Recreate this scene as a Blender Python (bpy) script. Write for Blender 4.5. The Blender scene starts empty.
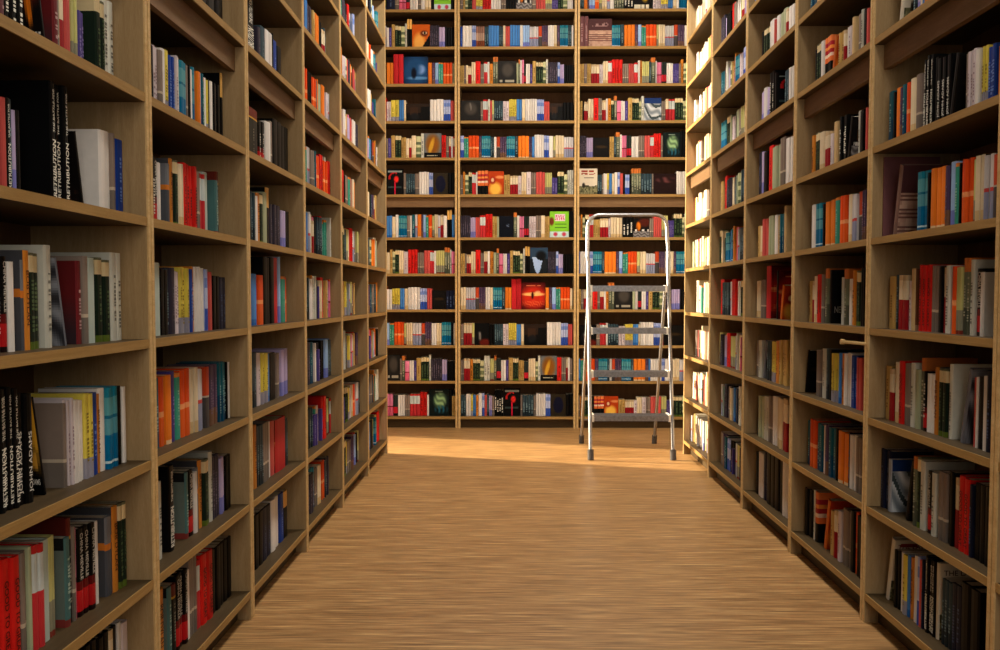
import bpy, math, random
from mathutils import Matrix, Vector
R = random.Random(7)
C = bpy.context.scene.collection
SC = bpy.context.scene

# ------------------------------------------------------------------ camera
F, PX, PY, H = 1090.0, 500.0, 356.0, 1.115
PITCH = math.atan(59 / F); YAW = math.atan(15 / F)
cam_d = bpy.data.cameras.new('camera'); cam = bpy.data.objects.new('camera', cam_d); C.objects.link(cam)
cam.location = (0, 0, H); cam.rotation_euler = (math.pi / 2 - PITCH, 0, YAW)
cam_d.sensor_width = 36; cam_d.lens = 36 * F / 1000; cam_d.shift_y = (PY - 325) / 1000; cam_d.clip_end = 100
SC.camera = cam
RC = (Matrix.Rotation(YAW, 3, 'Z') @ Matrix.Rotation(math.pi / 2 - PITCH, 3, 'X'))
def ray(px, py):
    return RC @ Vector(((px - PX) / F, -(py - PY) / F, -1))
def on_x(px, py, X):
    d = ray(px, py); s = X / d.x; return d.y * s, H + d.z * s       # Y, z
def on_y(px, py, Y):
    d = ray(px, py); s = Y / d.y; return d.x * s, H + d.z * s       # X, z
def project(p):
    q = RC.transposed() @ (Vector(p) - Vector((0, 0, H)))
    if q.z > -.05: return None
    return PX + F * q.x / -q.z, PY - F * q.y / -q.z

# ------------------------------------------------------------------ layout
XL, XR, YB = -.909, 1.197, 9.22
Y0, W = 2.723, 1.0025                     # first upright seen and the width of one bookcase
TH, DEP, HT = .0175, .30, 4.16
SH = [.10, .403, .706, 1.01, 1.313, 1.617, 1.977, 2.284, 2.59, 2.897, 3.203, 3.51, 3.817]
ST = .0225

# ------------------------------------------------------------------ materials
def lin(c):
    return tuple((x / 12.92 if x <= .04045 else ((x + .055) / 1.055) ** 2.4) for x in c)
def mat(name):
    m = bpy.data.materials.new(name); m.use_nodes = True
    nt = m.node_tree; return m, nt, nt.nodes['Principled BSDF']
def wood(name, stretch, c0, c1, c2, rough=.5, fine=60, bump=.06, spec=.12):
    m, nt, b = mat(name); N = nt.nodes.new; L = nt.links.new
    tc = N('ShaderNodeTexCoord'); mp = N('ShaderNodeMapping'); mp.inputs['Scale'].default_value = stretch
    oi = N('ShaderNodeObjectInfo'); ad = N('ShaderNodeVectorMath'); ad.operation = 'ADD'
    sc = N('ShaderNodeVectorMath'); sc.operation = 'SCALE'; sc.inputs[3].default_value = 7.0
    cb = N('ShaderNodeCombineXYZ')
    for k in range(3): L(oi.outputs['Random'], cb.inputs[k])
    L(cb.outputs[0], sc.inputs[0]); L(tc.outputs['Object'], ad.inputs[0]); L(sc.outputs[0], ad.inputs[1])
    L(ad.outputs[0], mp.inputs['Vector'])
    n1 = N('ShaderNodeTexNoise'); n1.inputs['Scale'].default_value = 3; n1.inputs['Detail'].default_value = 6
    n1.inputs['Roughness'].default_value = .6; n1.inputs['Distortion'].default_value = .6
    n2 = N('ShaderNodeTexNoise'); n2.inputs['Scale'].default_value = fine; n2.inputs['Detail'].default_value = 3
    L(mp.outputs[0], n1.inputs['Vector']); L(mp.outputs[0], n2.inputs['Vector'])
    mx = N('ShaderNodeMix'); mx.inputs[0].default_value = .4
    L(n1.outputs['Fac'], mx.inputs[2]); L(n2.outputs['Fac'], mx.inputs[3])
    cr = N('ShaderNodeValToRGB'); e = cr.color_ramp.elements
    e[0].position = .3; e[0].color = lin(c0) + (1,); e[1].position = .7; e[1].color = lin(c2) + (1,)
    k = e.new(.5); k.color = lin(c1) + (1,)
    L(mx.outputs[0], cr.inputs[0]); L(cr.outputs[0], b.inputs['Base Color'])
    b.inputs['Roughness'].default_value = rough; b.inputs['Specular IOR Level'].default_value = spec
    bp = N('ShaderNodeBump'); bp.inputs['Strength'].default_value = bump; bp.inputs['Distance'].default_value = .003
    L(mx.outputs[0], bp.inputs['Height']); L(bp.outputs[0], b.inputs['Normal'])
    return m
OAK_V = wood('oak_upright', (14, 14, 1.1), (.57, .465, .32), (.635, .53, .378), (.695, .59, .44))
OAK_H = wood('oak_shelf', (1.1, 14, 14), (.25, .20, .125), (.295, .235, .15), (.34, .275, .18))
OAK_R = wood('oak_rail', (1.1, 14, 14), (.40, .30, .20), (.47, .36, .25), (.53, .42, .30))
OAK_E = wood('oak_edge', (1.4, 40, 16), (.70, .56, .36), (.80, .67, .46), (.87, .76, .55), rough=.4)
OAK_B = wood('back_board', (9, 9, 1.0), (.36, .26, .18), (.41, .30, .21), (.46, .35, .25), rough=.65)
def floor_material():
    m = wood('floor_strips', (1.0, 16, 3), (.48, .345, .195), (.65, .49, .305), (.82, .67, .45), rough=.42, fine=9, bump=.1, spec=.35)
    nt = m.node_tree; N = nt.nodes.new; L = nt.links.new; b = nt.nodes['Principled BSDF']
    tc = N('ShaderNodeTexCoord'); mp = N('ShaderNodeMapping'); mp.inputs['Scale'].default_value = (3.0, 85, 1)
    n = N('ShaderNodeTexNoise'); n.inputs['Scale'].default_value = 1.5; n.inputs['Detail'].default_value = 5; n.inputs['Distortion'].default_value = .5
    L(tc.outputs['Object'], mp.inputs['Vector']); L(mp.outputs[0], n.inputs['Vector'])
    mr = N('ShaderNodeMapRange'); mr.inputs[1].default_value = .32; mr.inputs[2].default_value = .70; mr.inputs[3].default_value = .55; mr.inputs[4].default_value = 1.48
    L(n.outputs['Fac'], mr.inputs[0])
    sc = N('ShaderNodeVectorMath'); sc.operation = 'SCALE'
    src = b.inputs['Base Color'].links[0].from_socket
    L(src, sc.inputs[0]); L(mr.outputs[0], sc.inputs[3]); L(sc.outputs[0], b.inputs['Base Color'])
    return m
FLOOR = floor_material()
def plain(name, col, rough=.6, metal=0.0, noise=.06, scale=30):
    m, nt, b = mat(name); N = nt.nodes.new; L = nt.links.new
    tc = N('ShaderNodeTexCoord'); n = N('ShaderNodeTexNoise'); n.inputs['Scale'].default_value = scale
    n.inputs['Detail'].default_value = 4; L(tc.outputs['Object'], n.inputs['Vector'])
    cr = N('ShaderNodeValToRGB'); e = cr.color_ramp.elements
    e[0].color = lin([max(0, c - noise) for c in col]) + (1,); e[1].color = lin([min(1, c + noise) for c in col]) + (1,)
    e[0].position = .3; e[1].position = .7
    L(n.outputs['Fac'], cr.inputs[0]); L(cr.outputs[0], b.inputs['Base Color'])
    b.inputs['Roughness'].default_value = rough; b.inputs['Metallic'].default_value = metal
    return m
PLASTER = plain('plaster', (.80, .76, .70), .85, 0, .02, 8)
ALU = plain('brushed_aluminium', (.60, .60, .61), .34, 1.0, .05, 90)
TREAD = plain('ribbed_tread', (.56, .56, .57), .36, .95, .06, 60)
RUBBER = plain('grey_rubber', (.27, .25, .24), .8, 0, .03, 50)
STEEL = plain('zinc_steel', (.5, .5, .5), .4, 1.0, .05, 70)
PAPER = plain('paper_edges', (.80, .75, .66), .85, 0, .07, 160)
FRAME = plain('white_paint', (.85, .84, .80), .5, 0, .02, 12)
def cover_material():
    m, nt, b = mat('book_cover'); N = nt.nodes.new; L = nt.links.new
    at = N('ShaderNodeAttribute'); at.attribute_name = 'Col'
    tc = N('ShaderNodeTexCoord'); n = N('ShaderNodeTexNoise'); n.inputs['Scale'].default_value = 45; n.inputs['Detail'].default_value = 3
    L(tc.outputs['Object'], n.inputs['Vector'])
    mr = N('ShaderNodeMapRange'); mr.inputs[3].default_value = .9; mr.inputs[4].default_value = 1.08
    L(n.outputs['Fac'], mr.inputs[0])
    mx = N('ShaderNodeVectorMath'); mx.operation = 'SCALE'
    L(at.outputs['Color'], mx.inputs[0]); L(mr.outputs[0], mx.inputs[3]); L(mx.outputs[0], b.inputs['Base Color'])
    b.inputs['Roughness'].default_value = .5; b.inputs['Specular IOR Level'].default_value = .1
    return m
COVER = cover_material()

# ------------------------------------------------------------------ mesh builder
class MB:
    def __init__(s): s.v, s.f, s.c = [], [], []
    def quad(s, pts, col=(1, 1, 1)):
        n = len(s.v); s.v += pts; s.f.append(tuple(range(n, n + len(pts))))
        s.c.append(col if isinstance(col[0], (tuple, list)) else [col] * len(pts))
    def box(s, a, b, col=(1, 1, 1), skip=''):
        (x0, y0, z0), (x1, y1, z1) = a, b
        q = {'x': [(x0, y1, z0), (x0, y0, z0), (x0, y0, z1), (x0, y1, z1)], 'X': [(x1, y0, z0), (x1, y1, z0), (x1, y1, z1), (x1, y0, z1)],
             'y': [(x0, y0, z0), (x1, y0, z0), (x1, y0, z1), (x0, y0, z1)], 'Y': [(x1, y1, z0), (x0, y1, z0), (x0, y1, z1), (x1, y1, z1)],
             'z': [(x0, y1, z0), (x1, y1, z0), (x1, y0, z0), (x0, y0, z0)], 'Z': [(x0, y0, z1), (x1, y0, z1), (x1, y1, z1), (x0, y1, z1)]}
        for k, p in q.items():
            if k not in skip: s.quad(p, col)
    def tube(s, pts, r, seg=12, caps=True, flat=1.0):
        pts = [Vector(p) for p in pts]; n0 = len(s.v); up = Vector((0, 1, 0))
        for i, p in enumerate(pts):
            a = pts[max(0, i - 1)]; b = pts[min(len(pts) - 1, i + 1)]; d = (b - a).normalized()
            u = d.cross(up)
            if u.length < .05: u = d.cross(Vector((1, 0, 0)))
            u.normalize(); w = d.cross(u).normalized()
            for k in range(seg):
                t = 2 * math.pi * k / seg
                s.v.append(tuple(p + u * (r * math.cos(t)) + w * (r * flat * math.sin(t))))
        for i in range(len(pts) - 1):
            for k in range(seg):
                a = n0 + i * seg + k; b = n0 + i * seg + (k + 1) % seg
                s.f.append((a, b, b + seg, a + seg)); s.c.append([(1, 1, 1)] * 4)
        if caps:
            s.f.append(tuple(n0 + k for k in range(seg - 1, -1, -1))); s.c.append([(1, 1, 1)] * seg)
            m = n0 + (len(pts) - 1) * seg
            s.f.append(tuple(m + k for k in range(seg))); s.c.append([(1, 1, 1)] * seg)
    def add(s, o, M):
        n = len(s.v); s.v += [tuple(M @ Vector(p)) for p in o.v]
        s.f += [tuple(i + n for i in f) for f in o.f]; s.c += o.c
    def mesh(s, name, material, colour=False, smooth=False):
        me = bpy.data.meshes.new(name); me.from_pydata(s.v, [], s.f)
        if colour:
            at = me.color_attributes.new('Col', 'FLOAT_COLOR', 'CORNER'); flat = []
            cache = {}
            for cs in s.c:
                for c in cs:
                    k = tuple(c)
                    if k not in cache: cache[k] = lin(k) + (1.0,)
                    flat += cache[k]
            at.data.foreach_set('color', flat)
        me.materials.append(material)
        if smooth: me.polygons.foreach_set('use_smooth', [True] * len(me.polygons))
        me.update(); return me
    def obj(s, name, material, parent=None, colour=False, smooth=False, bevel=0):
        o = bpy.data.objects.new(name, s.mesh(name, material, colour, smooth)); C.objects.link(o); o.parent = parent
        if bevel:
            b = o.modifiers.new('bevel', 'BEVEL'); b.width = bevel; b.segments = 2; b.limit_method = 'ANGLE'
        return o
def thing(name, label, cat, M=None, group=None):
    o = bpy.data.objects.new(name, None); C.objects.link(o); o.empty_display_size = .1
    if M is not None: o.matrix_world = M
    o['label'] = label; o['category'] = cat
    if group: o['group'] = group
    return o
def structure(name, mb, material, bevel=0):
    o = mb.obj(name, material, bevel=bevel); o['kind'] = 'structure'; return o

# ------------------------------------------------------------------ setting
m = MB(); m.box((-3.2, -1.2, -.1), (3.2, YB + .9, 0)); structure('floor', m, FLOOR)
m = MB(); m.box((-3.2, -1.2, 4.4), (3.2, YB + .9, 4.5)); structure('ceiling', m, PLASTER)
m = MB(); m.box((-3.2, YB + .36, 0), (3.2, YB + .5, 4.4)); structure('wall_back', m, PLASTER)
XW = -1.62                                                     # inner face of the left wall, its tall window faces the cross aisle
WY0, WY1, WZ0, WZ1 = 7.20, 8.98, .04, 4.30
m = MB()
m.box((XW - .12, -1.2, 0), (XW, WY0, 4.4)); m.box((XW - .12, WY1, 0), (XW, YB + .36, 4.4))
m.box((XW - .12, WY0, WZ1), (XW, WY1, 4.4)); m.box((XW - .12, WY0, 0), (XW, WY1, WZ0)); structure('wall_left', m, PLASTER)
m = MB(); m.box((1.62, -1.2, 0), (1.74, YB + .36, 4.4)); structure('wall_right', m, PLASTER)
m = MB(); f = .03
for a, b in (((WY0, WZ0), (WY0 + f, WZ1)), ((WY1 - f, WZ0), (WY1, WZ1)), ((WY0, WZ0), (WY1, WZ0 + f)), ((WY0, WZ1 - f), (WY1, WZ1))):
    m.box((XW - .09, a[0], a[1]), (XW - .03, b[0], b[1]))
structure('window_1', m, FRAME)

# ------------------------------------------------------------------ bookcases
def case_parts():
    P = []
    w2 = W / 2 - .0035
    for sx in (-1, 1):
        m = MB(); a, b = sorted((sx * w2, sx * (w2 - TH))); m.box((a, .004, 0), (b, DEP, HT)); P.append(('side_panel', m, OAK_V, 0, None))
        e = MB(); e.box((a, 0, 0), (b, .004, HT)); P.append(('edge_band', e, OAK_E, .0012, len(P) - 1))
    wi = w2 - TH
    m = MB(); m.box((-wi, DEP - .006, .07), (wi, DEP, HT)); P.append(('back_panel', m, OAK_B, 0, None))
    for z in SH:
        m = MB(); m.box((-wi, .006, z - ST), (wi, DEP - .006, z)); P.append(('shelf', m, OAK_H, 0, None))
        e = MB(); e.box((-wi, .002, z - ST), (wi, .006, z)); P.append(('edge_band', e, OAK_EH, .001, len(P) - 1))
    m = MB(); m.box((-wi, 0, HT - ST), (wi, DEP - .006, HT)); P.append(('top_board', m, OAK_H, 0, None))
    m = MB(); m.box((-wi, .05, 0), (wi, .068, .076)); P.append(('plinth', m, OAK_H, 0, None))
    m = MB(); m.box((-wi, .034, 1.873), (wi, .054, 1.9545)); P.append(('cross_rail', m, OAK_R, 0, None))
    return P
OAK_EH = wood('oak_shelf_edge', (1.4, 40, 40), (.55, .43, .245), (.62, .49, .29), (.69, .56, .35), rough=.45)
PARTS = [(n, m.mesh(n, mt), bv, up) for n, m, mt, bv, up in case_parts()]
def bookcase(label, M, group):
    r = thing('bookcase', label, 'bookcase', M, group); made = []
    for n, me, bv, up in PARTS:
        o = bpy.data.objects.new(n, me); C.objects.link(o); o.parent = r if up is None else made[up]; made.append(o)
        if bv:
            b = o.modifiers.new('bevel', 'BEVEL'); b.width = bv; b.segments = 1; b.limit_method = 'ANGLE'
    return r
ORD = ['first', 'second', 'third', 'fourth', 'fifth', 'sixth', 'seventh', 'eighth', 'ninth', 'tenth', 'eleventh', 'twelfth', 'thirteenth']
RZ = lambda a: Matrix.Rotation(a, 4, 'Z')
T = lambda x, y, z=0: Matrix.Translation((x, y, z))
CASES = {}
for k in range(6):                                             # 0 is the one beside the camera
    yc = Y0 - W / 2 + k * W
    where = 'cut by the photo edge, nearest the camera' if k == 0 else ('last, beside the sunlit gap' if k == 5 else ORD[k] + ' from the camera')
    CASES['L%d' % k] = T(XL, yc) @ RZ(math.pi / 2)
    bookcase('tall light oak bookcase in the left row, ' + where, CASES['L%d' % k], 'left row of bookcases')
    where = 'cut by the photo edge, nearest the camera' if k == 0 else ('last, lit gold by the sun' if k == 5 else ORD[k] + ' from the camera')
    CASES['R%d' % k] = T(XR, yc) @ RZ(-math.pi / 2)
    bookcase('tall light oak bookcase in the right row, ' + where, CASES['R%d' % k], 'right row of bookcases')
XB = .0165
for k, where in enumerate(('beside the end of the left row', 'in the middle', 'behind the stepladder')):
    CASES['B%d' % k] = T(XB + (k - 1) * W, YB)
    bookcase('tall light oak bookcase on the far wall, ' + where, CASES['B%d' % k], 'bookcases on the far wall')

# wooden peg that sticks out of one upright
pg = thing('wooden_peg', 'short pale wooden peg sticking out between two right row bookcases', 'peg')
m = MB(); m.tube([(XR + .003, Y0 + W + .008, 0.955), (XR - .075, Y0 + W + .008, .962)], .0055, 10); m.obj('rod', OAK_E, pg, smooth=False)
m = MB(); m.tube([(XR - .073, Y0 + W + .008, .962), (XR - .086, Y0 + W + .008,   .963)], .009, 12); m.obj('knob', OAK_E, pg)

# ------------------------------------------------------------------ book types: spine bands bottom to top, cover, wording
def bl(u, v, x, y, a, b):
    d = ((u - x) / a) ** 2 + ((v - y) / b) ** 2
    return max(0.0, min(1.0, 1.4 - d)) if d < 1.4 else 0.0
def mixc(a, b, t): return tuple(p + (q - p) * t for p, q in zip(a, b))
def hsh(u, v, s=1.0):
    x = math.sin(u * 127.1 * s + v * 311.7 * s) * 43758.5453; return x - math.floor(x)
def wav(u, v, a, b, p=0): return .5 + .5 * math.sin(a * u + b * v + p + 2 * math.sin(b * .4 * u - a * .3 * v))
K = (.02, .02, .024)
def art(i, u, v):
    if i == 'lime':
        c = (.52, .80, .20)
        if v < .25: c = (.80, .90, .90)
        for x in (.3, .75): c = mixc(c, (.80, .25, .35), bl(u, v, x, .13, .11, .08))
        if .25 < u < .82 and .62 < v < .9: c = mixc((.93, .85, .88), (.80, .25, .45), 1 if wav(u, v, 60, 9) > .55 and .67 < v < .86 else 0)
        if .25 < u < .9 and (.50 < v < .54 or .38 < v < .41): c = (.25, .45, .15)
        return mixc(c, (.45, .20, .12), bl(u, v, .1, .62, .13, .16))
    if i == 'eye':
        c = mixc((.80, .36, .08), (.95, .68, .32), bl(u, v, .4, .2, .35, .45))
        c = mixc(c, (.35, .13, .04), bl(u, v, .68, .62, .22, .13)); c = mixc(c, (.92, .80, .66), bl(u, v, .72, .64, .13, .06)); c = mixc(c, (.05, .08, .07), bl(u, v, .71, .64, .06, .06))
        return K if u > 1.02 - .45 * max(0, .55 - v) / .55 - .04 and v < .55 else c
    if i == 'blue':
        c = mixc((.03, .10, .20), (.10, .28, .48), bl(u, v, .5, .5, .6, .6)); c = mixc(c, (.52, .66, .92), .9 * bl(u, v, .66, .55, .26, .18) * wav(u, v, 9, 3)); c = mixc(c, (.40, .62, .85), .8 * bl(u, v, .6, .25, .45, .06))
        return mixc(c, (.02, .05, .12), bl(u, v, .42, .42, .11, .20))
    if i == 'car':
        c = (.16, .11, .08) if v > .5 else K
        if .15 < u < .5 and .35 < v < .8: c = (.22, .14, .09)
        c = mixc(c, (.09, .09, .10), bl(u, v, .35, .3, .2, .2)); return (.02, .02, .02) if u > .62 and .4 < v < .85 else c
    if i == 'arch':
        c = (.42, .44, .46) if v > .22 else (.06, .055, .05)
        if v > .22: c = mixc(c, (.55, .33, .10), bl(u, v, .5, .55, .42, .42)); c = mixc(c, (.82, .62, .18), bl(u, v, .42 + .4 * (v - .5), .5, .13, .32))
        return (.75, .72, .62) if .09 < v < .13 and .15 < u < .85 and hsh(round(u * 20), 1) > .35 else c
    if i == 'flower':
        c = K; d = math.hypot((u - .48) / .33, (v - .66) / .2)
        c = mixc(c, (.92, .16, .14), bl(u, v, .58, .60, .15, .13)); 
        if .8 < d < 1.1 and v > .6 and u < .6: c = (.70, .10, .10)
        if abs(u - .5) < .045 and v < .5: c = (.80, .08, .22)
        if .88 < v < .93 and .08 < u < .92: c = (.55, .60, .60)
        return mixc(c, (.25, .32, .32), .7) if .28 < v < .33 and .08 < u < .9 and abs(u - .5) > .05 else c
    if i == 'oval': return mixc((.17, .14, .09), (.05, .06, .16), 1 if ((u - .5) / .33) ** 2 + ((v - .5) / .38) ** 2 < 1 else 0)
    if i in ('gray', 'bison', 'grayface'):
        c = mixc((.12, .115, .11), (.27, .25, .23), bl(u, v, .52, .62, .32, .3)); c = mixc(c, (.50, .48, .46), .8 * bl(u, v, .4 + .2 * wav(u, v, 11, 7), .72, .1, .2)) if i == 'grayface' else c
        return (.66, .63, .56) if .11 < v < .2 and .06 < u < .94 and hsh(round(u * 15), 3) > .3 and i != 'grayface' else c
    if i == 'ghost':
        c = (.04, .09, .09); g = bl(u, v, .55, .58, .33, .3)
        c = mixc(c, (.62, .78, .55), g * (.55 + .45 * wav(u, v, 16, 26))); c = mixc(c, (.12, .36, .45), bl(u, v, .6, .24, .34, .15) * wav(u, v, 30, 2))
        return (.45, .52, .48) if .9 < v < .94 and .3 < u < .7 else c
    if i in ('flame', 'inno'):
        c = mixc((.06, .05, .05), (.30, .10, .06), bl(u, v, .7, .8, .4, .25)); c = mixc(c, (.98, .52, .10), bl(u, v, .32 if i == 'flame' else .80, .58, .15 if i == 'flame' else .06, .25) * (.6 + .4 * wav(u, v, 12, 8)))
        if i == 'flame' and v < .34: c = mixc((.32, .30, .30), (.62, .60, .60), wav(u, v, 6, 40))
        return (.88, .86, .84) if i == 'flame' and .33 < v < .42 and .05 < u < .95 and hsh(round(u * 14), 5) > .25 else c
    if i == 'navy': return mixc((.02, .04, .09), (.55, .62, .75), .8 * bl(u, v, .62, .56, .12, .08) * wav(u, v, 40, 40))
    if i == 'dance':
        c = mixc((.72, .24, .06), (.98, .76, .30), bl(u, v, .45, .25, .42, .3)); c = mixc(c, (.60, .14, .10), bl(u, v, .28, .62, .2, .16)); c = mixc(c, (.92, .78, .60), bl(u, v, .28, .63, .1, .09))
        return mixc(c, (.98, .70, .45), .7 * bl(u, v, .75, .75, .3, .07))
    if i == 'swirl':
        c = (.17, .26, .36) if v > .55 else (.10, .12, .14)
        c = mixc(c, (.05, .06, .07), bl(u, v, .62, .68, .3, .2)); 
        return mixc(c, (.66, .77, .95), 1) if abs(u - .42) < .30 * (v / .62) ** .5 and v < .64 and (u - .62) ** 2 / .08 + (v - .68) ** 2 / .03 > 1 else c
    if i == 'redfig':
        c = mixc((.33, .05, .04), (.80, .16, .08), bl(u, v, .5, .45, .55, .45)); c = mixc(c, (1, .78, .45), bl(u, v, .5, .56, .5, .07)); c = mixc(c, (1, .85, .6), .7 * bl(u, v, .68, .64, .12, .05)); c = mixc(c, (.95, .45, .25), .7 * bl(u, v, .5, .22, .5, .12) * wav(u, v, 40, 50))
        c = mixc(c, (.20, .03, .03), bl(u, v, .46, .52, .06, .13)); return (.85, .45, .30) if .85 < v < .9 and .2 < u < .8 and hsh(round(u * 16), 2) > .4 else c
    if i == 'face': return mixc(mixc(K, (.40, .10, .06), bl(u, v, .7, .1, .4, .2)), (.62, .60, .58), .8 * bl(u, v, .35, .42, .22, .2) * wav(u, v, 13, 9))
    if i == 'sea':
        if v > .78: return (.10, .20, .42)
        return mixc((.50, .54, .58), (.84, .86, .88), wav(u, v, 7, 17)) if wav(u, v, 5, 11, 2) < .88 else (.25, .30, .32)
    if i in ('mauve', 'brick'):
        if v > .60: return (.58, .45, .45) if i == 'mauve' and .74 < v < .86 and .15 < u < .85 and hsh(round(u * 18), round(v * 20)) > .45 else (.30, .17, .18)
        r = (v * 16) % 1
        return mixc((.64, .48, .42), (.80, .66, .58), hsh(round(u * 9), int(v * 16))) if r > .25 else (.45, .30, .27)
    if i in ('captain', 'campaign'):
        c = (.88, .84, .76)
        if v < .32 + .06 * wav(u, v, 9, 0): c = mixc((.25, .25, .17), (.62, .60, .44), hsh(round(u * 17), round(v * 30)))
        c = mixc(c, (.16, .14, .12), bl(u, v, .24, .36, .09, .1))
        if i == 'captain' and (.78 < v < .84 or .88 < v < .95) and .1 < u < .9 and hsh(round(u * 12), round(v * 12)) > .3: c = (.62, .20, .14)
        return (.45, .42, .40) if .64 < v < .67 and .25 < u < .8 else c
    if i == 'gold': return (.90, .87, .78) if v < .25 and .06 < v and hsh(round(u * 16), 7) > .3 else mixc(K, (.72, .58, .15), bl(u, v, .68, .62, .24, .3))
    if i == 'darkred': return mixc((.12, .05, .05), (.45, .25, .26), .8 * bl(u, v, .55, .7, .45, .14) * wav(u, v, 9, 12))
    if i == 'neth': return mixc((.022, .022, .025), (.20, .19, .18), .7 * bl(u, v, .5, .7, .3, .2) * wav(u, v, 14, 10))
    if i == 'dark': return mixc((.05, .04, .035), (.24, .17, .08), .7 * bl(u, v, .5, .55, .4, .08))
    if i == 'adams':
        c = mixc((.05, .045, .04), (.85, .62, .18), bl(u, v, .98, .66, .12, .40)); c = mixc(c, (.72, .50, .38), bl(u, v, .84, .76, .09, .20)); c = mixc(c, (.12, .09, .07), bl(u, v, .78, .95, .14, .12))
        c = mixc(c, (.10, .08, .06), bl(u, v, .8, .34, .2, .2)); c = mixc(c, (.82, .60, .22), bl(u, v, .93, .36, .05, .11)); return K if v < .2 else c
    if i == 'foliage': return mixc((.05, .035, .03), (.42, .24, .18), .8 * bl(u, v, .4, .2, .5, .2) * (1 if hsh(round(u * 12), round(v * 18)) > .5 else .2))
    if i == 'cliff': return mixc((.18, .18, .20), (.62, .64, .68), wav(u, v, 11, 15) * .8)
    if i == 'graystripe': return (.80, .46, .16) if .58 < v < .66 else (.27, .27, .29)
    if i == 'sagegrey': return (.10, .10, .10) if v > .86 else ((.50, .20, .18) if v < .08 else (.40, .45, .42))
    if i == 'maroon': return mixc((.20, .15, .17), (.38, .10, .11), min(1, max(0, (v - .1) * 2)))
    if i == 'tealfade': return mixc((.22, .52, .52), (.66, .74, .70), min(1, max(0, (v - .5) * 2.4)))
    if i == 'rustcap': return (.36, .12, .09) if v > .83 else ((.72, .55, .18) if v > .80 else (.10, .11, .10))
    if i == 'brown': return (.42, .27, .16) if v > .1 else (.62, .50, .38)
    return (.5, .5, .5)

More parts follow.
